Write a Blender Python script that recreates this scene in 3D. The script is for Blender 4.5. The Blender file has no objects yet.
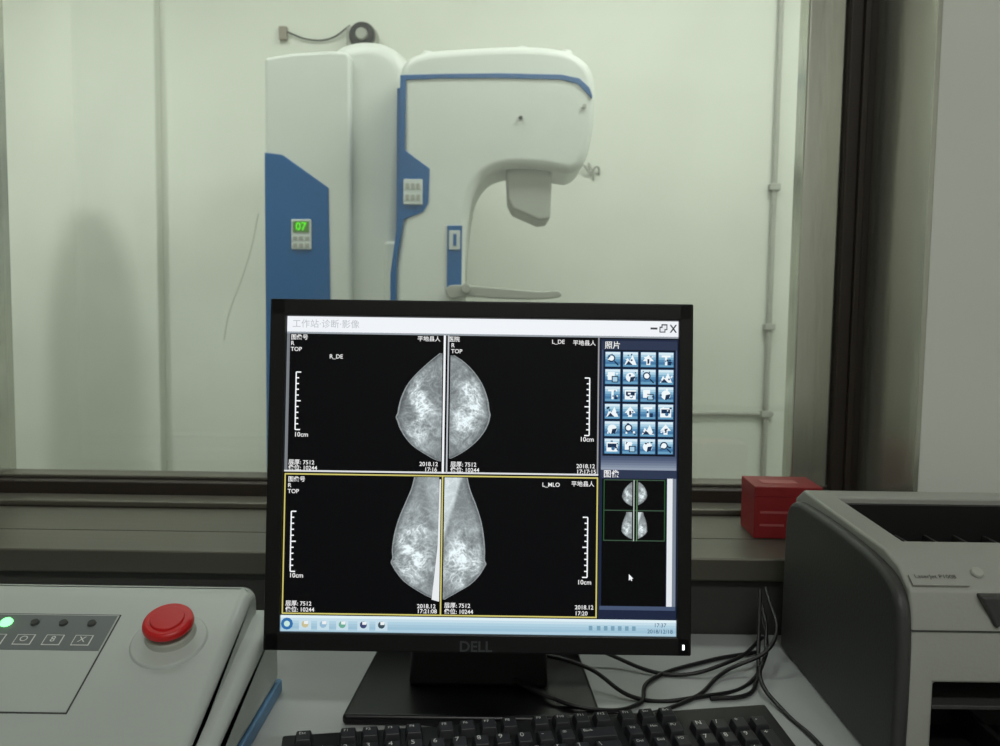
import bpy, bmesh, math, random
from mathutils import Vector, Matrix, noise
random.seed(4)
scene = bpy.context.scene
scene.view_settings.view_transform = 'Standard'
scene.view_settings.look = 'None'
ZC = 1.17; DESK = 0.75; SILL = 0.851

# ------------------------------------------------------------------ materials
def srgb(r, g, b):
    def f(c):
        c /= 255.0
        return c / 12.92 if c <= 0.04045 else ((c + 0.055) / 1.055) ** 2.4
    return (f(r), f(g), f(b), 1)

def mat(name, col, rough=0.5, metal=0.0, var=0.0, vscale=8, bump=0.0, bscale=60, stretch=None, spec=0.5, alpha=None):
    m = bpy.data.materials.new(name); m.use_nodes = True
    nt = m.node_tree; b = nt.nodes['Principled BSDF']
    c = srgb(*col)
    b.inputs['Base Color'].default_value = c
    b.inputs['Roughness'].default_value = rough
    b.inputs['Metallic'].default_value = metal
    b.inputs['Specular IOR Level'].default_value = spec
    tc = nt.nodes.new('ShaderNodeTexCoord'); mp = nt.nodes.new('ShaderNodeMapping')
    nt.links.new(tc.outputs['Object'], mp.inputs['Vector'])
    if stretch: mp.inputs['Scale'].default_value = stretch
    n = nt.nodes.new('ShaderNodeTexNoise'); n.inputs['Scale'].default_value = vscale
    n.inputs['Detail'].default_value = 5
    nt.links.new(mp.outputs[0], n.inputs['Vector'])
    if var > 0:
        r = nt.nodes.new('ShaderNodeValToRGB')
        r.color_ramp.elements[0].position = 0.3; r.color_ramp.elements[1].position = 0.7
        r.color_ramp.elements[0].color = tuple(x * (1 - var) for x in c[:3]) + (1,)
        r.color_ramp.elements[1].color = tuple(min(1, x * (1 + var)) for x in c[:3]) + (1,)
        nt.links.new(n.outputs['Fac'], r.inputs['Fac'])
        nt.links.new(r.outputs['Color'], b.inputs['Base Color'])
    if bump > 0:
        n2 = nt.nodes.new('ShaderNodeTexNoise'); n2.inputs['Scale'].default_value = bscale
        nt.links.new(mp.outputs[0], n2.inputs['Vector'])
        bp = nt.nodes.new('ShaderNodeBump'); bp.inputs['Strength'].default_value = bump
        bp.inputs['Distance'].default_value = 0.002
        nt.links.new(n2.outputs['Fac'], bp.inputs['Height']); nt.links.new(bp.outputs[0], b.inputs['Normal'])
    return m

def emat(name, col, strength=1.0):
    m = bpy.data.materials.new(name); m.use_nodes = True
    nt = m.node_tree; b = nt.nodes['Principled BSDF']
    b.inputs['Base Color'].default_value = (0.004, 0.004, 0.004, 1)
    b.inputs['Roughness'].default_value = 0.35
    b.inputs['Specular IOR Level'].default_value = 0.12
    b.inputs['Emission Color'].default_value = srgb(*col)
    b.inputs['Emission Strength'].default_value = strength
    return m

M_wall = mat('wall_paint_cream', (221, 224, 214), 0.85, var=0.05, vscale=2.0, bump=0.2, bscale=30)
M_wallc = mat('wall_paint_control_room', (222, 224, 216), 0.85, var=0.03, vscale=3, bump=0.1)
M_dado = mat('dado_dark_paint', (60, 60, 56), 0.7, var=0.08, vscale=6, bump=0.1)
M_floor = mat('floor_terrazzo', (158, 158, 152), 0.4, var=0.1, vscale=60)
M_ceil = mat('ceiling_paint', (227, 228, 224), 0.9, var=0.02)
M_steel = mat('brushed_steel', (206, 206, 196), 0.20, 0.88, var=0.14, vscale=6, bump=0.12, bscale=60, stretch=(1, 1, 0.15))
M_steelh = mat('brushed_steel_sill', (100, 97, 88), 0.45, 0.6, var=0.12, vscale=7, bump=0.1, bscale=80, stretch=(0.15, 1, 1))
M_brown = mat('dark_window_gasket', (48, 40, 34), 0.5, 0.2, var=0.1, vscale=10)
M_mwhite = mat('machine_white_shell', (217, 221, 214), 0.45, var=0.015, vscale=3)
M_mgrey = mat('machine_grey_plastic', (168, 170, 161), 0.5, var=0.02)
M_mblue = mat('machine_blue_panel', (8, 90, 150), 0.35, var=0.05, vscale=4)
M_keypad = mat('keypad_membrane', (205, 212, 208), 0.5, var=0.02)
M_black = mat('black_plastic', (14, 14, 15), 0.45, var=0.1, vscale=40)
M_blackg = mat('black_gloss_plastic', (11, 11, 13), 0.32, var=0.1, vscale=20, spec=0.35)
M_key = mat('keycap_black', (36, 36, 40), 0.42, var=0.1, vscale=60)
M_desk = mat('desk_laminate', (166, 169, 168), 0.35, var=0.03, vscale=10)
M_deskleg = mat('desk_leg', (120, 120, 120), 0.5, var=0.03)
M_console = mat('console_white_shell', (182, 188, 183), 0.4, var=0.02, vscale=4)
M_congrey = mat('console_grey_label', (108, 114, 114), 0.45, var=0.02)
M_conblue = mat('console_blue_base', (90, 130, 168), 0.45, var=0.03)
M_red = mat('estop_red', (195, 20, 24), 0.35, var=0.05)
M_redbox = mat('red_carton', (132, 18, 25), 0.5, var=0.12, vscale=20)
M_redlid = mat('red_carton_print', (165, 85, 85), 0.5, var=0.1)
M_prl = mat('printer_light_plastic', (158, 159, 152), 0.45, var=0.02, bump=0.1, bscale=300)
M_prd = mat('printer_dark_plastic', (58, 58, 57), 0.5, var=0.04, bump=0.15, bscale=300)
M_prk = mat('printer_black_plastic', (22, 22, 22), 0.45, var=0.05)
M_dark = mat('dark_line', (60, 62, 60), 0.6, var=0.05)
M_label = mat('pale_print', (225, 225, 222), 0.6, var=0.02)
M_pipe = mat('conduit_paint', (172, 173, 164), 0.6, var=0.08, vscale=12)
M_crack = mat('crack_shade', (198, 199, 190), 0.8, var=0.1)
M_socket = mat('socket_plastic', (150, 142, 130), 0.6, var=0.05)
M_caster = mat('shadow_caster_cloth', (40, 70, 110), 0.8, var=0.1, vscale=12, bump=0.2)  # for the unseen stand added as a shadow caster
M_led = emat('green_led', (120, 255, 140), 3)
M_white_e = emat('white_led', (240, 250, 255), 2)

# ------------------------------------------------------------------ helpers
def empty(name, loc=(0, 0, 0), rot=(0, 0, 0)):
    e = bpy.data.objects.new(name, None); scene.collection.objects.link(e)
    e.location = loc; e.rotation_euler = rot; e.empty_display_size = 0.05
    return e

def link(name, me, m=None, parent=None, loc=(0, 0, 0), rot=(0, 0, 0)):
    o = bpy.data.objects.new(name, me); scene.collection.objects.link(o)
    o.location = loc; o.rotation_euler = rot
    if m is not None: me.materials.append(m)
    if parent: o.parent = parent
    return o

def bev(o, w, seg=3, ang=35):
    if w <= 0: return
    for p in o.data.polygons: p.use_smooth = True
    b = o.modifiers.new('bevel', 'BEVEL'); b.width = w; b.segments = seg
    b.limit_method = 'ANGLE'; b.angle_limit = math.radians(ang)
    b.use_clamp_overlap = False; b.harden_normals = True

def box(name, x0, x1, y0, y1, z0, z1, m, parent=None, bw=0.0, seg=3, rot=(0, 0, 0)):
    c = ((x0 + x1) / 2, (y0 + y1) / 2, (z0 + z1) / 2)
    bm = bmesh.new(); bmesh.ops.create_cube(bm, size=1)
    bmesh.ops.scale(bm, vec=(x1 - x0, y1 - y0, z1 - z0), verts=bm.verts)
    me = bpy.data.meshes.new(name); bm.to_mesh(me); bm.free()
    o = link(name, me, m, parent, c, rot)
    bev(o, bw, seg)
    return o

def smooth(pts, n=5, closed=True):
    out = []; N = len(pts)
    rng = N if closed else N - 1
    for i in range(rng):
        if closed: p = [pts[(i + k) % N] for k in (-1, 0, 1, 2)]
        else: p = [pts[max(0, min(N - 1, i + k))] for k in (-1, 0, 1, 2)]
        if (Vector(p[1]) - Vector(p[2])).length < 1e-6: continue
        for j in range(n):
            t = j / n
            q = []
            for a, b, c, d in zip(*p):
                q.append(0.5 * (2 * b + (c - a) * t + (2 * a - 5 * b + 4 * c - d) * t * t + (3 * b - a - 3 * c + d) * t ** 3))
            out.append(tuple(q))
    if not closed: out.append(tuple(pts[-1]))
    return out

def prism(name, pts, a0, a1, m, parent=None, bw=0.0, seg=4, axis='y', loc=(0, 0, 0), ang=35):
    """pts in (x,z) extruded along y, or (y,z) along x, or (x,y) along z"""
    bm = bmesh.new()
    def mk(p, a):
        if axis == 'y': return (p[0], a, p[1])
        if axis == 'x': return (a, p[0], p[1])
        return (p[0], p[1], a)
    v0 = [bm.verts.new(mk(p, a0)) for p in pts]
    v1 = [bm.verts.new(mk(p, a1)) for p in pts]
    bm.faces.new(v0); bm.faces.new(list(reversed(v1)))
    n = len(pts)
    for i in range(n):
        bm.faces.new((v0[i], v1[i], v1[(i + 1) % n], v0[(i + 1) % n]))
    bmesh.ops.recalc_face_normals(bm, faces=bm.faces)
    me = bpy.data.meshes.new(name); bm.to_mesh(me); bm.free()
    o = link(name, me, m, parent, loc)
    bev(o, bw, seg, ang)
    return o

def cyl(name, r1, r2, h, m, parent=None, loc=(0, 0, 0), rot=(0, 0, 0), bw=0.0, seg=48):
    bm = bmesh.new()
    bmesh.ops.create_cone(bm, cap_ends=True, segments=seg, radius1=r1, radius2=r2, depth=h)
    me = bpy.data.meshes.new(name); bm.to_mesh(me); bm.free()
    o = link(name, me, m, parent, loc, rot)
    bev(o, bw, 4) if bw > 0 else None
    return o

def tube(name, pts, r, m, parent=None, res=8):
    cu = bpy.data.curves.new(name, 'CURVE'); cu.dimensions = '3D'
    cu.bevel_depth = r; cu.bevel_resolution = 3; cu.resolution_u = res
    s = cu.splines.new('BEZIER'); s.bezier_points.add(len(pts) - 1)
    for bp, p in zip(s.bezier_points, pts):
        bp.co = p; bp.handle_left_type = bp.handle_right_type = 'AUTO'
    cu.use_fill_caps = True
    cu.materials.append(m)
    o = bpy.data.objects.new(name, cu); scene.collection.objects.link(o)
    if parent: o.parent = parent
    return o

def text(name, s, size, m, parent, loc, rot=(math.pi / 2, 0, 0), align='LEFT', bold=0.0):
    cu = bpy.data.curves.new(name, 'FONT'); cu.body = s; cu.size = size
    cu.align_x = align; cu.align_y = 'CENTER'; cu.offset = bold; cu.resolution_u = 3
    cu.materials.append(m)
    o = bpy.data.objects.new(name, cu); scene.collection.objects.link(o)
    o.parent = parent; o.location = loc; o.rotation_euler = rot
    return o

def cut(o, x0, x1, y0, y1, z0, z1):
    bm = bmesh.new(); bmesh.ops.create_cube(bm, size=1)
    bmesh.ops.scale(bm, vec=(x1 - x0, y1 - y0, z1 - z0), verts=bm.verts)
    bmesh.ops.translate(bm, vec=((x0 + x1) / 2, (y0 + y1) / 2, (z0 + z1) / 2), verts=bm.verts)
    me = bpy.data.meshes.new('c'); bm.to_mesh(me); bm.free()
    c = bpy.data.objects.new('c', me); scene.collection.objects.link(c); c.parent = o.parent
    md = o.modifiers.new('cut', 'BOOLEAN'); md.object = c; md.operation = 'DIFFERENCE'; md.solver = 'EXACT'
    bpy.context.view_layer.update()
    dg = bpy.context.evaluated_depsgraph_get()
    new = bpy.data.meshes.new_from_object(o.evaluated_get(dg))
    o.modifiers.clear(); o.data = new
    bpy.data.objects.remove(c, do_unlink=True)

# ------------------------------------------------------------------ room shell
WF, WB = 1.10, 1.44       # window wall front / back
WR = 1.185                # front face of wall right of the window
RX, LX = 0.575, -0.836    # window opening
YF = 3.30                 # exam-room back wall
H = 3.2
box('floor', -2.3, 2.3, -2.0, 3.4, -0.05, 0, M_floor)
box('ceiling', -2.3, 2.3, -2.0, 3.4, H, H + 0.05, M_ceil)
box('wall_north', -2.3, 2.3, YF, YF + 0.1, 0, H, M_wall)
box('wall_south', -2.3, 2.3, -2.1, -2.0, 0, H, M_wallc)
box('wall_west', -2.4, -2.3, -2.1, YF + 0.1, 0, H, M_wall)
box('wall_east', 2.3, 2.4, -2.1, YF + 0.1, 0, H, M_wall)
box('wall_pier_west', -2.3, -1.272, YF - 0.06, YF, 0, H, M_wall, bw=0.006)
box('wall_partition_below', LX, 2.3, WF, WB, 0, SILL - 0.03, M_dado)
box('wall_partition_right', RX + 0.004, 2.3, WR, WB, SILL - 0.03, H, M_wallc)
box('wall_partition_left', -2.3, LX - 0.004, WF, WB, 0, H, M_wallc)
box('wall_partition_above', LX, RX, WF, WB, 2.15, H, M_wallc)

win = empty('window_1')
box('sill_slab', LX, 1.2, WF - 0.012, WR, SILL - 0.03, SILL, M_steelh, win, bw=0.003)
box('sill_slab_inner', LX, RX, WR, WB, SILL - 0.03, SILL, M_steelh, win)
box('sill_step', LX, RX, 1.315, 1.365, SILL, SILL + 0.010, M_steelh, win, bw=0.003)
box('bottom_rail', LX, RX, 1.365, 1.43, SILL, SILL + 0.030, M_brown, win, bw=0.003)
box('bottom_bead', LX, RX, 1.385, 1.43, SILL + 0.03, SILL + 0.036, M_steelh, win, bw=0.002)
box('jamb_right', RX - 0.004, RX + 0.003, WR - 0.002, 1.372, SILL, 2.15, M_steel, win, bw=0.001)
box('gasket_right', RX - 0.045, RX, 1.372, 1.43, SILL, 2.15, M_brown, win, bw=0.004)
box('gasket_lip', RX - 0.026, RX - 0.016, 1.362, 1.374, SILL, 2.15, M_brown, win, bw=0.002)
box('stile_right', RX - 0.105, RX - 0.045, 1.385, 1.43, SILL + 0.03, 2.15, M_steel, win, bw=0.004)
box('jamb_left', LX - 0.003, LX + 0.004, WF - 0.002, 1.372, SILL, 2.15, M_steel, win, bw=0.001)
box('stile_left', LX, LX + 0.035, 1.372, 1.43, SILL + 0.03, 2.15, M_steel, win, bw=0.003)
box('top_rail', LX, RX, 1.372, 1.43, 2.11, 2.15, M_brown, win, bw=0.003)
g = bpy.data.materials.new('window_glass'); g.use_nodes = True
nt = g.node_tree; nt.nodes.clear()
out = nt.nodes.new('ShaderNodeOutputMaterial'); mx = nt.nodes.new('ShaderNodeMixShader')
tr = nt.nodes.new('ShaderNodeBsdfTransparent'); gl = nt.nodes.new('ShaderNodeBsdfGlossy')
gl.inputs['Roughness'].default_value = 0.04; mx.inputs[0].default_value = 0.09
tr.inputs['Color'].default_value = (0.95, 0.975, 0.965, 1)
nt.links.new(tr.outputs[0], mx.inputs[1]); nt.links.new(gl.outputs[0], mx.inputs[2]); nt.links.new(mx.outputs[0], out.inputs[0])
box('glass_pane', LX + 0.03, RX - 0.103, 1.405, 1.409, SILL + 0.034, 2.11, g, win)

con = empty('wall_conduit')
tube('riser', [(1.012, YF - 0.014, 0.02), (1.012, YF - 0.014, 1.5), (1.012, YF - 0.014, H - 0.01)], 0.010, M_pipe, con)
tube('branch', [(0.55, YF - 0.012, 0.765), (0.8, YF - 0.012, 0.768), (1.04, YF - 0.012, 0.77)], 0.008, M_pipe, con)
for z in (0.77, 1.62, 1.1):
    box('clip', 0.992, 1.032, YF - 0.03, YF, z - 0.012, z + 0.012, M_pipe, con, bw=0.003)
spk = empty('wall_camera')
cx, cz = -0.518, 2.138
cyl('housing', 0.055, 0.050, 0.05, M_mgrey, spk, (cx, YF - 0.026, cz), (math.pi / 2, 0, 0), bw=0.008)
cyl('rim', 0.049, 0.044, 0.02, M_black, spk, (cx, YF - 0.058, cz), (math.pi / 2, 0, 0), bw=0.004)
cyl('lens', 0.024, 0.020, 0.02, M_mgrey, spk, (cx, YF - 0.072, cz), (math.pi / 2, 0, 0), bw=0.004)
box('bracket', cx - 0.062, cx - 0.045, YF - 0.03, YF, cz - 0.04, cz + 0.04, M_mgrey, spk, bw=0.004)
tube('lead', [(cx - .05, YF - 0.02, cz + .045), (-0.64, YF - 0.012, cz + 0.0), (-0.72, YF - 0.01, cz - 0.005), (-0.80, YF - 0.012, cz + .02)], 0.003, M_dark, spk)
box('socket', -0.83, -0.80, YF - 0.02, YF, cz - 0.01, cz + 0.04, M_socket, spk, bw=0.004)
st = empty('wall_cable_stub')
tube('stub_a', [(0.26, YF - 0.004, 1.70), (0.30, YF - 0.02, 1.69), (0.325, YF - 0.012, 1.665), (0.35, YF - 0.02, 1.685), (0.36, YF - 0.004, 1.66)], 0.004, M_pipe, st)
tube('stub_b', [(0.32, YF - 0.004, 1.70), (0.335, YF - 0.015, 1.67), (0.34, YF - 0.004, 1.64)], 0.004, M_pipe, st)
ck = empty('wall_crack')
tube('crack_a', [(-0.915, YF + 0.001, 1.50), (-0.94, YF + 0.001, 1.38), (-0.985, YF + 0.001, 1.24), (-1.03, YF + 0.001, 1.12), (-1.05, YF + 0.001, 1.02)], 0.003, M_crack, ck)

# unseen cloth-shaped stand, added only to cast the arched shadow on the pier
caster = empty('shadow_caster_stand', (-1.72, 2.38, 0))
cyl('base_disc', 0.2, 0.19, 0.03, M_dark, caster, (0, 0, 0.015), bw=0.006)
cyl('pole', 0.016, 0.016, 1.84, M_mgrey, caster, (0, 0, 0.95))
prism('caster_body', smooth([(0, 1.93), (0.040, 1.91), (0.072, 1.80), (0.082, 1.6), (0.086, 1.2), (0.09, 0.75), (-0.09, 0.75), (-0.086, 1.2), (-0.082, 1.6), (-0.072, 1.80), (-0.040, 1.91)], 4), -0.035, 0.035, M_caster, caster, bw=0.015)

# ------------------------------------------------------------------ mammography machine
mm = empty('mammography_machine', (-0.45, 2.7, 0))
def yl(y): return y - 2.7
S = 0.00293
def q(p): return ((p[0] - 503) * S + 0.45, ZC + 0.002 + (303 - p[1]) * S)
def Q(l): return [q(p) for p in l]
colp = Q(smooth([(322, 58), (338, 44), (362, 39), (385, 43), (403, 57), (409, 80), (406, 160), (400, 260), (396, 330)], 5, False))
colp = colp + [(q((396, 0))[0], 0.06), (q((322, 0))[0], 0.06)]
prism('column_shell', colp, yl(2.63), yl(3.08), M_mwhite, mm, bw=0.05, seg=8, ang=50)
sp = Q([(264, 62), (290, 57), (330, 54), (346, 55), (350, 61)])
sp = sp + [(q((352, 0))[0], 0.06), (q((264, 0))[0], 0.06)]
prism('column_side_cover', sp, yl(2.60), yl(3.05), M_mwhite, mm, bw=0.012, seg=4, ang=50)
bp_ = Q([(264, 155), (282, 157), (328, 189), (330, 330)]) + [(q((330, 0))[0], 0.08), (q((264, 0))[0], 0.08)]
prism('column_blue_panel', bp_, yl(2.594), yl(2.605), M_mblue, mm, bw=0.003, seg=2)
a = q((291, 221)); b = q((311, 251))
box('display_keypad', a[0], b[0], yl(2.588), yl(2.596), b[1], a[1], M_keypad, mm, bw=0.002)
a = q((293, 223)); b = q((309, 234))
box('display_window', a[0], b[0], yl(2.586), yl(2.589), b[1], a[1], mat('display_dark', (90, 140, 60), 0.3), mm)
c = q((301, 228.5)); text('display_digits', '07', 0.032, emat('display_digits_green', (90, 230, 30), 1.5), mm, (c[0], yl(2.5855), c[1]), align='CENTER', bold=0.0004)
for i in range(3):
    for j in range(2):
        c = q((295 + i * 6, 240 + j * 7))
        box('pad_button', c[0] - 0.006, c[0] + 0.006, yl(2.586), yl(2.589), c[1] - 0.006, c[1] + 0.006, M_mgrey, mm, bw=0.001)
box('base_plate', -0.30, 0.42, yl(2.42), yl(3.1), 0.0, 0.06, M_mgrey, mm, bw=0.015)
S = 0.00283
def q(p): return ((p[0] - 503) * S + 0.45, ZC + (304.5 - p[1]) * S)
arm = smooth([(401, 70), (420, 56), (462, 51), (520, 48), (560, 51), (582, 61), (592, 77), (594, 105), (591, 140), (584, 163), (572, 172),
              (560, 171), (535, 168), (508, 168), (488, 175), (475, 192), (469, 218), (466, 250), (464, 300), (462, 380), (461, 430), (461, 430),
              (395, 430), (395, 430), (395, 330), (394, 280), (400, 220), (401, 160), (400, 100)], 4)
prism('c_arm_shell', Q(arm), yl(2.50), yl(2.78), M_mwhite, mm, bw=0.028, seg=7, ang=50)
band = [(400, 79), (440, 77.5), (500, 76), (560, 76.5), (578, 80), (588, 89), (591, 97), (590.5, 99.5), (586, 95), (576, 85.5), (560, 81.5), (500, 81),
        (440, 82), (405.5, 84), (404.5, 152), (430, 170), (429, 204), (424, 213), (404, 221), (397, 262), (396, 330), (391, 330), (391, 275), (398, 222), (399, 160)]
prism('c_arm_blue_trim', Q(band), yl(2.496), yl(2.53), M_mblue, mm, bw=0.002, seg=2)
box('spine_blue', q((396, 0))[0], q((402, 0))[0], yl(2.515), yl(2.76), q((0, 300))[1], q((0, 90))[1], M_mblue, mm, bw=0.003)
a = q((404, 181)); b = q((423, 206))
box('arm_keypad', a[0], b[0], yl(2.490), yl(2.497), b[1], a[1], M_keypad, mm, bw=0.002)
for i in range(3):
    for j in range(2):
        c = q((408 + i * 5.5, 188 + j * 11))
        box('arm_pad_button', c[0] - 0.005, c[0] + 0.005, yl(2.488), yl(2.491), c[1] - 0.008, c[1] + 0.008, M_mgrey, mm, bw=0.001)
c = q((520, 119)); cyl('tube_lock_screw', 0.006, 0.005, 0.01, M_dark, mm, (c[0], yl(2.497), c[1]), (math.pi / 2, 0, 0))
c = q((583, 107)); cyl('end_port', 0.006, 0.006, 0.012, M_mgrey, mm, (c[0], yl(2.499), c[1]), (math.pi / 2, 0, 0))
for x, y in ((425, 54), (521, 48), (566, 51)):
    c = q((x, y)); cyl('cover_button', 0.02, 0.014, 0.014, M_mwhite, mm, (c[0], yl(2.56), c[1] + 0.004), bw=0.003)
prism('collimator_hood', Q([(506, 160), (553, 160), (552, 217), (541, 219), (513, 207), (508, 196)]), yl(2.53), yl(2.75), M_mgrey, mm, bw=0.008)
a = q((448, 226)); b = q((463, 290))
box('arm_side_panel', a[0], b[0], yl(2.495), yl(2.502), b[1], a[1], M_mblue, mm, bw=0.002)
a = q((450, 231)); b = q((461, 250))
box('arm_side_keypad', a[0], b[0], yl(2.492), yl(2.497), b[1], a[1], M_keypad, mm, bw=0.001)
box('arm_side_symbol', a[0] + .012, b[0] - .01, yl(2.490), yl(2.493), b[1] + .01, a[1] - .01, M_mblue, mm)
prism('compression_paddle', Q(smooth([(452, 286), (500, 288), (540, 291), (560, 290), (560, 297), (520, 299), (470, 297), (452, 299)], 3)), yl(2.46), yl(2.70), M_mgrey, mm, bw=0.004)
c = q((468, 289)); cyl('paddle_clamp', 0.014, 0.014, 0.05, M_mgrey, mm, (c[0], yl(2.47), c[1]), (math.pi / 2, 0, 0), bw=0.004)
prism('detector_bucky', Q([(455, 385), (570, 388), (572, 402), (455, 416)]), yl(2.44), yl(2.78), M_mwhite, mm, bw=0.008)
box('arm_pivot', q((380, 0))[0], q((420, 0))[0], yl(2.60), yl(2.75), q((0, 330))[1], q((0, 240))[1], M_mwhite, mm, bw=0.01)

# ------------------------------------------------------------------ desk
dk = empty('desk')
box('top', -1.3, 1.3, 0.40, 1.095, DESK - 0.03, DESK, M_desk, dk, bw=0.003)
box('back_panel', -1.25, 1.25, 1.0, 1.02, 0.25, DESK - 0.03, M_deskleg, dk)
for x in (-1.26, 1.22):
    box('side_leg', x, x + 0.04, 0.45, 1.05, 0, DESK - 0.03, M_deskleg, dk)

# ------------------------------------------------------------------ monitor
tilt = -math.radians(6.2)
mon = empty('computer_monitor', (-0.0185, 0.850, 1.0015))
tl = empty('tilting_head'); tl.parent = mon; tl.rotation_euler = (tilt, 0, 0); tl.scale = (0.990, 0.990, 0.986)
W2, H2 = 0.2095, 0.1735
SX, SY = 0.42 / 424.5, 0.3475 / 352.0
def sc(px, py): return ((px - 479.5) * SX, (476 - py) * SY)
x0, zt = sc(283.5, 317); x1, zb = sc(677, 633.5)
box('back_housing', -W2, W2, -0.002, 0.022, -H2, H2, M_black, tl, bw=0.004)
box('rear_bulge', -0.13, 0.13, 0.020, 0.045, -0.12, 0.10, M_black, tl, bw=0.01)
box('bezel_left', -W2, x0, -0.013, 0.0, -H2, H2, M_blackg, tl, bw=0.0015)
box('bezel_right', x1, W2, -0.013, 0.0, -H2, H2, M_blackg, tl, bw=0.0015)
box('bezel_upper', -W2 + 0.001, W2 - 0.001, -0.013, 0.0, zt, H2, M_blackg, tl, bw=0.0015)
box('bezel_lower', -W2 + 0.001, W2 - 0.001, -0.013, 0.0, -H2, zb, M_blackg, tl, bw=0.0015)
box('lcd_panel', x0 - 0.002, x1 + 0.002, -0.008, 0.0, zb - 0.002, zt + 0.002, emat('screen_black', (3, 3, 6), 1), tl)
c = sc(478, 645.5); text('maker_mark', 'DELL', 0.0145, mat('maker_mark_grey', (60, 62, 66), 0.4), tl, (c[0], -0.0134, c[1]), align='CENTER', bold=0.0003)
c = sc(683.5, 643); box('power_led', c[0] - 0.0010, c[0] + 0.0010, -0.0138, -0.013, c[1] - 0.0025, c[1] + 0.0025, M_white_e, tl)

polys = {}
emats = {}
def em(col, st=1.0):
    k = (col, st)
    if k not in emats: emats[k] = emat('screen_%d_%d_%d' % col, col, st)
    return emats[k]
def spoly(pts, col, lay=1):
    polys.setdefault(col, []).append((pts, lay))
def srect(a, b, c, d, col, lay=1):
    spoly([(a, b), (c, b), (c, d), (a, d)], col, lay)
def stext(px, py, s, size, col=(235, 235, 235), lay=4, align='LEFT', bold=0.0):
    c = sc(px, py)
    return text('screen_text', s, size * SX, em(col), tl, (c[0], -0.0083 - lay * 0.0002, c[1]), align=align, bold=bold)
WH = (245, 248, 250); YE = (206, 196, 110)
srect(284, 317.5, 677, 333.5, (240, 244, 248)); srect(284, 333, 677, 335, (150, 158, 165))
stext(289, 325.5, '工作站·诊断·影像', 9, (185, 190, 196))
srect(649, 324, 656, 326, (70, 70, 75), 2)
for (a, b, c, d) in ((660, 320.5, 666, 326.5), (658, 323, 664, 329)):
    srect(a, b, c, d, (60, 60, 66), 2); srect(a + 1, b + 1.3, c - 1, d - 1, (230, 234, 238), 3)
for s in (1, -1):
    spoly([(668.2, 325 - 4 * s), (669.8, 325 - 4 * s), (675.6, 325 + 4 * s), (674, 325 + 4 * s)], (50, 50, 55), 3)
srect(284, 335, 287, 474, (120, 125, 130)); srect(441.5, 335, 443.6, 474, WH, 3); srect(445.6, 335, 447, 474, (190, 195, 200), 3)
srect(284, 472.5, 598, 474.2, (220, 222, 224), 3); srect(596.5, 335, 598, 474, (150, 150, 155))
srect(285, 475.8, 598, 477.2, YE, 3); srect(285, 615, 598, 616.4, YE, 3); srect(284.5, 476, 285.8, 616, YE, 3); srect(596.6, 476, 598, 616, YE, 3)
srect(441.8, 477, 443.2, 616, YE, 3)
spoly([(439.5, 480), (441, 480), (441, 602), (433.5, 600), (436, 575), (438.8, 545)], (232, 236, 238), 6)
def ruler(x, y0, y1, dirn):
    srect(x - 0.6, y0, x + 0.6, y1, WH, 2)
    for i in range(11):
        yy = y0 + (y1 - y0) * i / 10
        L = 5 if i % 5 == 0 else 3
        a, b = (x, x + L) if dirn > 0 else (x - L, x)
        srect(a, yy - 0.6, b, yy + 0.6, WH, 2)
ruler(294, 374, 432, 1); ruler(588.5, 376, 434, -1); ruler(292, 514, 574, 1); ruler(588, 516, 576, -1)
for (x, y) in ((293, 437), (579, 438), (291, 578), (578, 581)): stext(x, y, '10cm', 6.5, bold=0.00008)
T = 5.8
for (x, y, s) in ((288, 339, '图像号'), (288, 345, 'R'), (288, 351, 'TOP'), (415, 339, '平地县人'), (446, 339, '医院'), (449, 345, 'R'), (449, 351, 'TOP'), (327, 358, 'R_DE'),
                  (550, 340, 'L_DE'), (571, 341, '平地县人'), (288, 465, '层厚: 7512'), (288, 470.5, '像位: 10244'), (419, 465, '2018.12'), (424, 470.5, '17:16'),
                  (450, 465, '层厚: 7512'), (450, 470.5, '像位: 10244'), (576, 465, '2018.12'), (576, 470.5, '17:17:15'),
                  (288, 482, '图像号'), (288, 488, 'R'), (288, 494, 'TOP'), (542, 484, 'L_MLO'), (571, 483, '平地县人'), (446, 483, 'R'),
                  (288, 606, '层厚: 7512'), (288, 612, '像位: 10244'), (419, 607, '2018.12'), (419, 612, '17:21:08'), (446, 606, '层厚: 7512'),
                  (446, 612, '像位: 10244'), (576, 606, '2018.12'), (576, 612, '17:20')):
    stext(x, y, s, T, bold=0.00008)
srect(599, 336, 677, 618, (28, 38, 62), 1); srect(600.5, 338, 676, 459, (70, 84, 112), 2); srect(602, 347, 674.5, 454, (14, 18, 30), 3)
srect(600.5, 338, 676, 347, (44, 54, 78), 3); stext(603, 343, '照片', 8, lay=8, bold=0.0001)
random.seed(7)
BW = [(214, 234, 244), (172, 209, 228), (130, 178, 206), (90, 143, 182), (70, 120, 162), (104, 158, 192)]
ic = (240, 247, 250); dk_ = (24, 48, 78)
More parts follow.
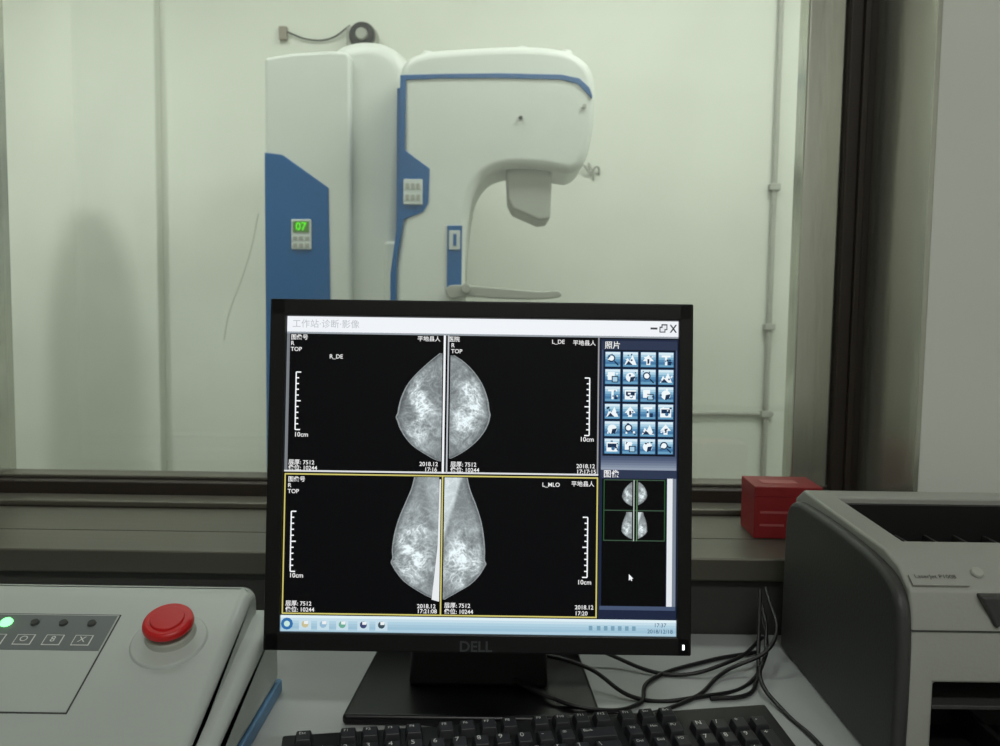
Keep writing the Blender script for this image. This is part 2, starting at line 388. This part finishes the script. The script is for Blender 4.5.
for r in range(6):
    for c_ in range(4):
        bx = 603.2 + c_ * 17.8; by = 348.5 + r * 17.5
        srect(bx, by, bx + 16.4, by + 16.2, (30, 66, 104), 4)
        for k_ in range(6):
            srect(bx + 0.8, by + 0.8 + k_ * 2.45, bx + 15.6, by + 0.8 + (k_ + 1) * 2.45, BW[k_], 5)
        k = (r * 4 + c_ + r) % 7
        cx, cy = bx + 8.2, by + 8.6
        circ = lambda R, ox=0, oy=0: [(cx + ox + R * math.cos(t * .63), cy + oy + R * math.sin(t * .63)) for t in range(10)]
        if k == 0: spoly(circ(4, -1.5, -1.5), dk_, 6); spoly(circ(2.7, -1.5, -1.5), ic, 7); spoly([(cx + 1, cy + 2), (cx + 2, cy + 1), (cx + 6, cy + 5), (cx + 5, cy + 6)], dk_, 7)
        elif k == 1: spoly([(cx - 6, cy + 5), (cx - 3, cy - 2), (cx - 1, cy + 1), (cx + 2, cy - 5), (cx + 6, cy + 5)], ic, 6); spoly([(cx - 5, cy + 5), (cx - 2, cy + 1), (cx, cy + 3), (cx + 2, cy + 5)], dk_, 7)
        elif k == 2: spoly([(cx - 5.5, cy + 1), (cx, cy - 5.5), (cx + 5.5, cy + 1), (cx + 2, cy + 1), (cx + 2, cy + 5), (cx - 2, cy + 5), (cx - 2, cy + 1)], ic, 6); srect(cx - 1, cy - 1, cx + 1, cy + 3, dk_, 7)
        elif k == 3: srect(cx - 4.5, cy - 5, cx + 4.5, cy - 3, ic, 6); srect(cx - 1.1, cy - 4, cx + 1.1, cy + 5, ic, 6); srect(cx + 2, cy + 1, cx + 5, cy + 5, dk_, 6)
        elif k == 4: srect(cx - 5.5, cy - 4.5, cx + 5.5, cy + 5, ic, 6); srect(cx - 4.4, cy - 3, cx + 4.4, cy + 1, dk_, 7); spoly(circ(1.8, 1, 2), (60, 110, 150), 8)
        elif k == 5: srect(cx - 5, cy - 5, cx + 2, cy + 3, ic, 6); srect(cx - 1, cy - 1, cx + 5.5, cy + 5.5, dk_, 7); srect(cx, cy, cx + 4.6, cy + 4.6, (170, 205, 225), 8)
        else: spoly(circ(4.8), ic, 6); spoly([(cx, cy), (cx + 4.8, cy - 1), (cx + 3, cy + 4), (cx - 1, cy + 5)], dk_, 7)
        for _ in range(4):
            ax = bx + 2 + random.random() * 11; ay = by + 2 + random.random() * 10
            srect(ax, ay, ax + 0.8 + random.random() * 2, ay + 0.8 + random.random() * 1.4, random.choice((ic, dk_, dk_, ic, (60, 96, 130))), 9)
for k_ in range(5): srect(600.5, 456 + k_ * 2.4, 676, 458.4 + k_ * 2.4, (80 + k_ * 16, 92 + k_ * 16, 118 + k_ * 14), 4)
srect(600.5, 468, 676, 476.5, (44, 54, 78), 3); stext(603, 472.5, '图像', 8, lay=8, bold=0.0001)
srect(602, 477, 666, 604, (2, 2, 4), 3); srect(667, 476, 672.5, 604, (228, 232, 236), 3); srect(672.5, 476, 676, 604, (120, 130, 145), 3)
srect(600.5, 604, 676, 608, (70, 84, 112), 2)
GR = (40, 96, 48)
for a_ in (604, 634.4, 664.6): srect(a_ - .4, 478, a_ + .4, 539, GR, 4)
for b_ in (478, 508.5, 538.6): srect(604, b_ - .5, 664.6, b_ + .5, (60, 84, 66), 4)
srect(633.4, 478, 634.2, 539, (200, 205, 205), 5); srect(636.5, 478, 637.2, 539, (120, 160, 120), 5)
spoly([(629.5, 572), (629.5, 578.5), (631, 577), (632, 579), (633, 578.4), (632.2, 576.6), (633.8, 576.4)], WH, 5)
for k_ in range(6): srect(283.5, 617.5 + k_ * 2.67, 677, 617.5 + (k_ + 1) * 2.67, ((222, 238, 244), (196, 220, 232), (176, 208, 224), (164, 198, 216), (156, 192, 212), (172, 204, 220))[k_], 2)
spoly([(290 + 6 * math.cos(t * .52), 626 + 6 * math.sin(t * .52)) for t in range(12)], (50, 110, 170), 3)
spoly([(290 + 3 * math.cos(t * .52), 626 + 3 * math.sin(t * .52)) for t in range(12)], (200, 230, 220), 4)
for x, cc in ((308, (200, 190, 150)), (326, (150, 185, 210)), (345, (110, 170, 150)), (366, (60, 70, 110)), (384, (60, 80, 90))):
    srect(x - 6, 620.5, x + 6, 632, (196, 220, 232), 3); spoly([(x + 3.6 * math.cos(t * .7), 626.2 + 3.6 * math.sin(t * .7)) for t in range(9)], cc, 4)
    srect(x - 1, 623, x + 3, 626, (235, 240, 242), 5)
for x in (592, 600, 607, 614, 621, 628, 635): srect(x - 1.8, 624, x + 1.8, 628.5, (120, 160, 182), 3)
stext(661, 622.8, '17:37', 5.6, (50, 80, 110), align='CENTER'); stext(661, 629, '2018/12/18', 5.6, (50, 80, 110), align='CENTER')
me = bpy.data.meshes.new('screen_image'); bm = bmesh.new(); mi = 0; mats = []
for col, lst in polys.items():
    mats.append(em(col))
    for pts, lay in lst:
        vs = [bm.verts.new((sc(*p)[0], -0.0083 - lay * 0.0002, sc(*p)[1])) for p in pts]
        f = bm.faces.new(vs); f.material_index = mi
        f.normal_update()
        if f.normal.y > 0: f.normal_flip()
    mi += 1
bm.to_mesh(me); bm.free()
for m in mats: me.materials.append(m)
link('screen_image', me, None, tl)

# mammogram exposures: procedural tissue density stored as vertex colour
mg = bpy.data.materials.new('mammogram_tissue'); mg.use_nodes = True
nt = mg.node_tree; bs = nt.nodes['Principled BSDF']; bs.inputs['Base Color'].default_value = (0.004, 0.004, 0.004, 1)
bs.inputs['Specular IOR Level'].default_value = 0.1
at = nt.nodes.new('ShaderNodeAttribute'); at.attribute_name = 'dens'
nt.links.new(at.outputs['Color'], bs.inputs['Emission Color']); bs.inputs['Emission Strength'].default_value = 1.0
def interp(tab, y):
    for (a, wa), (b, wb) in zip(tab, tab[1:]):
        if a <= y <= b:
            t = (y - a) / (b - a); return wa + (wb - wa) * t
    return tab[-1][1]
def rid(v): return (1 - min(1, abs(noise.noise(v)) * 2.6)) ** 2
def sstep(a, b, x):
    t = max(0, min(1, (x - a) / (b - a))); return t * t * (3 - 2 * t)
def mammo(name, edge, sgn, tab, nip, core, seed, mlo, scale=1.0, org=None):
    ys0, ys1 = tab[0][0], tab[-1][0]; NR, NC = 150, 70
    if mlo: NR = 180
    if org: NR, NC = 40, 20
    st_ = smooth([(a, b) for a, b in tab], 6, False)
    bm = bmesh.new(); lay = bm.verts.layers.float_color.new('dens'); rows = []
    for r in range(NR + 1):
        y = ys0 + (ys1 - ys0) * r / NR; w = max(0.3, interp(st_, y)); row = []
        for c in range(NC + 1):
            u = c / NC; d = w * u; x = edge + sgn * d
            dn = math.hypot(d - nip[0], (y - nip[1]))
            ang = math.atan2(y - nip[1], nip[0] + 4 - d)
            wv = noise.noise(Vector((x * 0.09, y * 0.09, seed))) * 0.5
            r1 = rid(Vector((ang * 3.2 + wv * 2, dn * 0.06, seed)))
            r2 = rid(Vector((ang * 8.0 + wv * 4, dn * 0.13 + 3, seed + 4)))
            r3 = rid(Vector((x * 0.2 + wv * 2, y * 0.2, seed + 8)))
            r4 = rid(Vector((x * 0.38 + wv * 3, y * 0.38, seed + 15)))
            n2 = noise.fractal(Vector((x * 0.06 + seed, y * 0.06, seed)), 0.9, 2.0, 4)
            n3 = noise.noise(Vector((x * 0.7, y * 0.7, seed)))
            g = math.exp(-(((d - core[0]) / core[2]) ** 2) - (((y - core[1]) / core[3]) ** 2))
            g = g * max(0.35, min(1.3, 0.95 + 1.1 * n2))
            v = 0.47 + 0.06 * n2 + 0.025 * n3 + 0.07 * r2 * (1 - u * 0.5) + 0.05 * r4
            v += g * (0.14 + 0.26 * r1 + 0.22 * r2 + 0.16 * r3 + 0.16 * r4 + 0.06 * n3)
            if mlo:
                t = (y - ys0)
                pec = (62 - t) / 62.0 * 17
                if sgn > 0: v += 0.30 * sstep(-2.5, 2.5, pec - d)
                else: v += 0.10 * sstep(-4, 6, pec - d)
                v += 0.06 * max(0, 1 - t / 80)
            e = (1 - u) * w
            if e < 1.3: v = 0.56 + 0.1 * n3
            elif e < 6: v = v * (0.74 + 0.26 * (e - 1.3) / 4.7)
            v = max(0.08, min(1.0, v))
            cx, cz = sc(x, y) if org is None else sc(org[0] + (x - 444) * scale, org[1] + (y - ys0) * scale)
            vt = bm.verts.new((cx, -0.0083 - (0.0004 if org is None else 0.0012), cz))
            vv = v ** 2.1
            vt[lay] = (vv * 0.88, vv * 0.99, vv * 1.02, 1); row.append(vt)
        rows.append(row)
    for r in range(NR):
        for c in range(NC):
            bm.faces.new((rows[r][c], rows[r][c + 1], rows[r + 1][c + 1], rows[r + 1][c]))
    bmesh.ops.recalc_face_normals(bm, faces=bm.faces)
    me = bpy.data.meshes.new(name); bm.to_mesh(me); bm.free()
    link(name, me, mg, tl)
cc1 = [(353, 3), (358, 9), (366, 18), (376, 28), (386, 35.5), (398, 41), (408, 43.5), (414, 44.5), (418, 46), (422, 44.5), (430, 41.5), (440, 35), (448, 27), (455, 16), (460, 7), (462, 1)]
cc2 = [(355, 4), (360, 12), (368, 21), (378, 29), (388, 34.5), (400, 38.5), (410, 40), (414, 41), (418, 40.5), (424, 39), (432, 35), (441, 28), (449, 19), (455, 10), (459, 2)]
ml1 = [(478, 25), (490, 28), (505, 34), (520, 40), (535, 44), (550, 46), (559, 45.5), (563, 47), (567, 45.5), (574, 41), (583, 33), (591, 21), (597, 10), (600, 2)]
ml2 = [(478, 23), (490, 26), (505, 32), (520, 37), (535, 40), (550, 41.5), (560, 41.5), (564, 43), (568, 41), (576, 36), (585, 27), (593, 14), (600, 2)]
L4 = (('mammogram_cc_r', 440.5, -1, cc1, (44, 416), (20, 408, 15, 34), 1.3, False), ('mammogram_cc_l', 448.5, 1, cc2, (41, 414), (18, 410, 14, 34), 5.1, False),
      ('mammogram_mlo_r', 439, -1, ml1, (45, 562), (24, 552, 18, 30), 9.7, True), ('mammogram_mlo_l', 444.5, 1, ml2, (42, 563), (20, 562, 17, 28), 14.2, True))
for a_ in L4: mammo(*a_)
for a_, o_ in zip(L4, ((632, 480), (638, 480), (632, 510), (638, 510))):
    mammo('thumb_' + a_[0], 444, *a_[2:], 0.22, o_)

# stand
stand_z = DESK - 1.0015
prism('stand_neck', [(-0.062, -0.02), (0.062, -0.02), (0.075, stand_z + 0.01), (-0.075, stand_z + 0.01)], 0.052, 0.082, M_black, mon, bw=0.006)
bpts = [(-0.134, -0.016), (0.126, -0.016), (0.116, 0.16), (-0.122, 0.16)]
prism('stand_base', bpts, stand_z + 0.0005, stand_z + 0.012, M_blackg, mon, bw=0.0045, axis='z')
box('hinge', -0.05, 0.05, 0.035, 0.07, -0.06, 0.02, M_black, mon, bw=0.005)

# ------------------------------------------------------------------ keyboard
kb = empty('computer_keyboard', (-0.190, 0.752, DESK), (0, 0, math.radians(9.4)))
kb.scale = (1.03, 1.03, 1.03)
KS = 0.15
kp = [(0.0, 0.010), (0.0, 0.030), (-0.006, 0.034), (-0.140, 0.014), (-0.148, 0.008), (-0.148, 0.002), (-0.13, 0.002)]
prism('case', kp, 0.0, 0.445, M_black, kb, bw=0.002, seg=2, axis='x')
for fx in (0.02, 0.40):
    box('foot', fx, fx + 0.025, -0.022, -0.012, 0.0, 0.016, M_black, kb)
    box('pad', fx, fx + 0.025, -0.142, -0.132, 0.0, 0.004, M_black, kb)
bm = bmesh.new(); P = 0.0188
legends = []
def key(u, row, w=1.0, h=1.0, lab=None, off=0.0):
    xx0 = 0.010 + u * P; xx1 = xx0 + w * P - 0.0018
    yy1 = -0.010 - row * P - off; yy0 = yy1 - h * P + 0.0018
    def z(y): return 0.0348 + y * KS
    vb = [bm.verts.new((x, y, z(y) - 0.003)) for x, y in ((xx0, yy0), (xx1, yy0), (xx1, yy1), (xx0, yy1))]
    i = 0.0026
    vt = [bm.verts.new((x, y, z(y) + 0.0075)) for x, y in ((xx0 + i, yy0 + i), (xx1 - i, yy0 + i), (xx1 - i, yy1 - i * .7), (xx0 + i, yy1 - i * .7))]
    bm.faces.new(vt)
    for k in range(4): bm.faces.new((vb[k], vb[(k + 1) % 4], vt[(k + 1) % 4], vt[k]))
    if lab: legends.append((lab, xx0 + 0.0045, yy1 - 0.0062, z(yy1 - 0.0062) + 0.0080))
key(0, 0, lab='Esc')
for i in range(4): key(2 + i, 0, lab='F%d' % (i + 1)); key(6.5 + i, 0, lab='F%d' % (i + 5)); key(11 + i, 0, lab='F%d' % (i + 9))
for i, l in enumerate(('Prt', 'Scr', 'Brk')): key(15.25 + i, 0, lab=l)
OF = 0.003
for i, l in enumerate('`1234567890-='): key(i, 1, lab=l, off=OF)
key(13, 1, 2, lab='Back', off=OF)
key(0, 2, 1.5, lab='Tab', off=OF)
for i, l in enumerate('QWERTYUIOP[]'): key(1.5 + i, 2, lab=l, off=OF)
key(13.5, 2, 1.5, lab='\\', off=OF)
key(0, 3, 1.75, off=OF)
for i, l in enumerate("ASDFGHJKL;'"): key(1.75 + i, 3, lab=l, off=OF)
key(12.75, 3, 2.25, lab='Enter', off=OF)
key(0, 4, 2.25, off=OF)
for i, l in enumerate('ZXCVBNM,./'): key(2.25 + i, 4, lab=l, off=OF)
key(12.25, 4, 2.75, lab='Shift', off=OF)
for u, w in ((0, 1.25), (1.25, 1.25), (2.5, 1.25), (3.75, 6.25), (10, 1.25), (11.25, 1.25), (12.5, 1.25), (13.75, 1.25)): key(u, 5, w, off=OF)
for r, ls in ((1, ('Ins', 'Hm', 'PU')), (2, ('Del', 'End', 'PD'))):
    for i, l in enumerate(ls): key(15.25 + i, r, lab=l, off=OF)
key(16.25, 4, off=OF)
for i in range(3): key(15.25 + i, 5, off=OF)
for r, ls in ((1, 'N/*-'), (2, '789'), (3, '456'), (4, '123')):
    for i, l in enumerate(ls): key(18.5 + i, r, lab=l, off=OF)
key(21.5, 2, 1, 2, lab='+', off=OF); key(21.5, 4, 1, 2, off=OF); key(18.5, 5, 2, lab='0', off=OF); key(20.5, 5, lab='.', off=OF)
bmesh.ops.recalc_face_normals(bm, faces=bm.faces)
me = bpy.data.meshes.new('keycaps'); bm.to_mesh(me); bm.free()
o = link('keycaps', me, M_key, kb); bev(o, 0.0008, 2)
for l, x, y, z in legends:
    text('legend', l, 0.0075 if len(l) < 2 else 0.0045, M_label, kb, (x, y, z), rot=(math.atan(KS), 0, 0))

# ------------------------------------------------------------------ control console (left)
cs = empty('control_console', (-0.494, 0.70, DESK))
ZB = -0.021
prof = [(-0.10, 0.010), (-0.10, 0.012), (-0.085, 0.040 + ZB), (0.165, 0.146 + ZB), (0.185, 0.146 + ZB), (0.195, 0.135 + ZB), (0.20, 0.014)]
prism('shell', prof, -0.50, 0.243, M_console, cs, bw=0.012, seg=6, axis='x', ang=20)
prof2 = [(-0.108, 0.012), (-0.108, 0.016), (-0.09, 0.020), (0.17, 0.095), (0.205, 0.095), (0.208, 0.012)]
prism('side_skirt', prof2, -0.50, 0.262, M_console, cs, bw=0.012, seg=5, axis='x', ang=20)
prism('blue_base', [(-0.11, 0.0), (-0.11, 0.015), (0.21, 0.015), (0.21, 0.0)], -0.50, 0.264, M_conblue, cs, bw=0.003, axis='x')
th = math.atan2(0.106, 0.25)
def cpt(x, s, lift=0.0):
    y = 0.165 - s * math.cos(th); z = 0.146 + ZB - s * math.sin(th)
    return (x, y - math.sin(th) * lift, z + math.cos(th) * lift)
def cquad(name, pts, m, lift):
    me = bpy.data.meshes.new(name); bm = bmesh.new()
    bot = [bm.verts.new(cpt(x, s, -0.002)) for x, s in pts]; top = [bm.verts.new(cpt(x, s, lift)) for x, s in pts]
    bm.faces.new(top)
    for i in range(len(pts)): bm.faces.new((bot[i], bot[(i + 1) % len(pts)], top[(i + 1) % len(pts)], top[i]))
    bmesh.ops.recalc_face_normals(bm, faces=bm.faces)
    bm.to_mesh(me); bm.free()
    return link(name, me, m, cs)
e = 0.006
cquad('overlay_border', [(-0.48, 0.030 + e), (0.126, 0.030 + e), (0.126, 0.150 + e), (-0.48, 0.150 + e)], M_dark, 0.0006)
cquad('overlay', [(-0.48, 0.0312 + e), (0.1248, 0.0312 + e), (0.1248, 0.1488 + e), (-0.48, 0.1488 + e)], M_console, 0.0010)
cquad('indicator_strip', [(-0.48, 0.0325 + e), (0.1235, 0.0325 + e), (0.1235, 0.078 + e), (-0.48, 0.078 + e)], M_congrey, 0.0014)
for i in range(9):
    x = 0.103 - i * 0.0275
    p = cpt(x, 0.0435 + e, 0.002)
    led = i == 3
    cyl('indicator_led', 0.0062 if led else 0.0045, 0.005 if led else 0.0035, 0.003, M_led if led else M_dark, cs, p, (th, 0, 0))
    cquad('indicator_icon', [(x - 0.0085, 0.0590 + e), (x + 0.0085, 0.0590 + e), (x + 0.0085, 0.072 + e), (x - 0.0085, 0.072 + e)], M_label, 0.0018)
    cquad('icon_centre', [(x - 0.0076, 0.0599 + e), (x + 0.0076, 0.0599 + e), (x + 0.0076, 0.0711 + e), (x - 0.0076, 0.0711 + e)], M_congrey, 0.0021)
    p = cpt(x, 0.0655 + e, 0.0026)
    text('icon_glyph', 'X8O=%oXHT'[i], 0.010, M_label, cs, p, rot=(th, 0, 0), align='CENTER')
ex, es_ = 0.184, 0.063
cyl('estop_collar', 0.036, 0.034, 0.003, M_console, cs, cpt(ex, es_ + .006, 0.001), (th, 0, 0), bw=0.001)
cyl('estop_ring', 0.024, 0.022, 0.008, M_mgrey, cs, cpt(ex, es_, 0.005), (th, 0, 0), bw=0.002)
cyl('estop_stem', 0.016, 0.016, 0.010, M_red, cs, cpt(ex, es_, 0.012), (th, 0, 0))
cyl('estop_mushroom', 0.0240, 0.0225, 0.008, M_red, cs, cpt(ex, es_, 0.018), (th, 0, 0), bw=0.0030)
cyl('estop_cap_disc', 0.016, 0.015, 0.002, M_red, cs, cpt(ex, es_, 0.0228), (th, 0, 0), bw=0.0005)

# ------------------------------------------------------------------ laser printer (right)
pr = empty('laser_printer', (0.352, 0.745, DESK))
PW, PD, PH = 0.37, 0.305, 0.202
body = [(0.0, 0.006), (0.0, 0.150), (0.006, 0.174), (0.03, 0.189), (0.06, PH - 0.006), (0.28, PH + 0.002), (PD, PH - 0.012), (PD, 0.006)]
o = prism('body', body, 0.012, PW - 0.012, M_prl, pr, axis='x')
cut(o, 0.042, PW - 0.042, 0.085, 0.250, 0.150, 0.25)
cut(o, 0.035, PW - 0.035, -0.02, 0.10, 0.012, 0.092)
bev(o, 0.003, 3)
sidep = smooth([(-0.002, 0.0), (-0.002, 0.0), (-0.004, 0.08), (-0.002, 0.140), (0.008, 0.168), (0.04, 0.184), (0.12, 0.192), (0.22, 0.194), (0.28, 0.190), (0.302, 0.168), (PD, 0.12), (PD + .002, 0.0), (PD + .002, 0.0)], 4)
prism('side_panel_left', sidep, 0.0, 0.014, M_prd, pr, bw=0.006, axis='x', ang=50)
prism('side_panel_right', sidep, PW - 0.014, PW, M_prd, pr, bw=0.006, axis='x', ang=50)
box('output_tray_floor', 0.044, PW - 0.044, 0.088, 0.247, 0.150, 0.153, M_prk, pr)
box('output_tray_back', 0.0425, PW - 0.0425, 0.242, 0.2495, 0.152, 0.196, M_prk, pr)
for xx in (0.0423, PW - 0.0443):
    box('output_tray_side', xx, xx + 0.002, 0.09, 0.245, 0.152, 0.193, M_prk, pr)
for i in range(8):
    box('tray_rib', 0.07 + i * 0.034, 0.073 + i * 0.034, 0.09, 0.24, 0.153, 0.162, M_prd, pr)
box('lid_seam', 0.013, PW - 0.013, -0.0008, 0.02, 0.1385, 0.140, M_dark, pr)
box('paper_cavity_back', 0.0352, PW - 0.0352, 0.07, 0.0998, 0.0125, 0.0915, M_prk, pr)
box('input_tray', 0.040, PW - 0.040, -0.05, 0.09, 0.014, 0.020, M_prk, pr, bw=0.002)
box('tray_door', 0.030, PW - 0.030, -0.06, -0.045, 0.002, 0.040, M_prd, pr, bw=0.004)
box('paper_guide', 0.09, 0.096, -0.03, 0.08, 0.02, 0.045, M_prk, pr, bw=0.001)
box('cavity_shelf', 0.036, PW - 0.036, 0.004, 0.08, 0.066, 0.070, M_prd, pr, bw=0.001)
box('label_plate', 0.016, 0.066, 0.0118, 0.0138, 0.1745, 0.1865, M_prl, pr, rot=(math.radians(-58), 0, 0))
text('printer_label', 'LaserJet P1008', 0.0062, M_dark, pr, (0.020, 0.0148, 0.1835), rot=(math.radians(32), 0, 0))
cyl('power_key', 0.006, 0.005, 0.003, M_mgrey, pr, (0.080, 0.022, 0.1860), (math.radians(32), 0, 0), bw=0.001)
prism('release_lever', [(0.070, 0.172), (0.104, 0.172), (0.092, 0.148), (0.086, 0.142)], -0.004, 0.010, M_prd, pr, bw=0.003)
for fx in (0.03, PW - 0.05):
    for fy in (0.02, 0.26): box('foot', fx, fx + 0.02, fy, fy + 0.02, 0.0, 0.008, M_prk, pr)

# ------------------------------------------------------------------ red box on sill
rb = empty('red_cardboard_box', (0.402, 1.222, SILL), (0, 0, math.radians(-2)))
box('carton', -0.046, 0.046, -0.038, 0.038, 0.0005, 0.072, M_redbox, rb, bw=0.0015)
box('lid_flap', -0.0465, 0.0465, -0.0388, 0.0388, 0.059, 0.0735, M_redbox, rb, bw=0.0012)
box('print_stripe', -0.038, 0.01, -0.0386, -0.0378, 0.036, 0.039, M_redlid, rb)
box('print_block', -0.038, -0.005, -0.0386, -0.0378, 0.018, 0.021, M_redlid, rb)
box('top_label', -0.03, 0.02, -0.015, 0.010, 0.0732, 0.0740, M_redlid, rb)

# ------------------------------------------------------------------ cables
cb = empty('cable_bundle')
D = DESK + 0.003
def cable(pts, r=0.0023): tube('cable', pts, r, M_black, cb, 14)
cable([(0.02, 0.955, D + .03), (0.10, 0.93, D + .02), (0.15, 0.90, D), (0.22, 0.905, D), (0.29, 0.95, D), (0.325, 1.02, D + .03), (0.33, 1.06, D + .05)])
cable([(0.03, 0.98, D + .05), (0.12, 0.99, D + .015), (0.20, 0.96, D), (0.27, 0.975, D + .01), (0.33, 1.05, D + .01)])
cable([(0.0, 0.93, D + .016), (0.06, 0.865, D + .014), (0.13, 0.86, D), (0.21, 0.90, D), (0.26, 0.96, D + .004), (0.32, 0.98, D + .03), (0.335, 1.06, D + .07)])
cable([(0.03, 0.90, D + .014), (0.09, 0.85, D + .012), (0.15, 0.885, D), (0.17, 0.94, D), (0.25, 1.0, D), (0.32, 1.03, D)])
cable([(0.23, 0.90, D), (0.27, 0.91, D), (0.29, 0.94, D), (0.31, 1.0, D + .02), (0.325, 1.05, D + .07)])
cable([(0.315, 0.76, D), (0.31, 0.82, D), (0.30, 0.87, D), (0.29, 0.92, D + .01), (0.32, 1.0, D + .02), (0.33, 1.06, D + .04)])

# ------------------------------------------------------------------ lights
def fixture(name, x, y, power, size=(1.2, 0.3), col=(1, 1, 0.93), e=1.5):
    f = empty(name, (x, y, H))
    box('housing', -size[0] / 2, size[0] / 2, -size[1] / 2, size[1] / 2, -0.06, -0.002, M_label, f, bw=0.004)
    box('diffuser', -size[0] / 2 + .02, size[0] / 2 - .02, -size[1] / 2 + .02, size[1] / 2 - .02, -0.066, -0.06, emat(name + '_diffuser', (255, 255, 245), e), f)
    l = bpy.data.lights.new(name + '_lamp', 'AREA'); l.shape = 'RECTANGLE'; l.size, l.size_y = size
    l.energy = power; l.color = col
    o = bpy.data.objects.new('lamp', l); scene.collection.objects.link(o); o.parent = f; o.location = (0, 0, -0.08)
fixture('ceiling_light', -1.0, 1.95, 17, col=(0.985, 1.0, 0.955))
fixture('ceiling_light.001', 1.1, 1.95, 29, col=(0.985, 1.0, 0.955))
fixture('ceiling_light.002', 0.3, -1.1, 29, col=(0.985, 1.0, 0.975))
added = empty('added_shadow_lamp', (-1.92, WB, 2.38))  # added lamp out of view, aimed past the stand to throw its shadow
box('back_plate', -0.05, 0.05, 0.0, 0.015, -0.08, 0.08, M_mgrey, added, bw=0.004)
cyl('shade', 0.05, 0.035, 0.07, M_label, added, (0, 0.045, 0), (math.pi / 2, 0, 0), bw=0.004)
l = bpy.data.lights.new('added_shadow_spot', 'SPOT'); l.energy = 42; l.spot_size = math.radians(80); l.spot_blend = 1.0; l.shadow_soft_size = 0.045
l.color = (0.985, 1.0, 0.95)
o = bpy.data.objects.new('lamp', l); scene.collection.objects.link(o); o.parent = added; o.location = (0, 0.11, 0)
o.rotation_euler = (Vector((-1.5, 3.14, 1.25)) - Vector((-1.92, WB + .11, 2.38))).to_track_quat('-Z', 'Y').to_euler()
w = bpy.data.worlds.new('World'); scene.world = w; w.use_nodes = True
w.node_tree.nodes['Background'].inputs[0].default_value = (0.5, 0.52, 0.5, 1)
w.node_tree.nodes['Background'].inputs[1].default_value = 0.2

# ------------------------------------------------------------------ camera
cam = bpy.data.cameras.new('camera'); co = bpy.data.objects.new('camera', cam); scene.collection.objects.link(co)
cam.sensor_width = 36; cam.lens = 31.32; cam.clip_start = 0.02
cam.dof.use_dof = True; cam.dof.focus_distance = 0.87; cam.dof.aperture_fstop = 11
co.matrix_world = Matrix.Translation((0, 0, ZC)) @ Matrix.Rotation(math.radians(85.5), 4, 'X') @ Matrix.Rotation(math.radians(0.8), 4, 'Z')
scene.camera = co
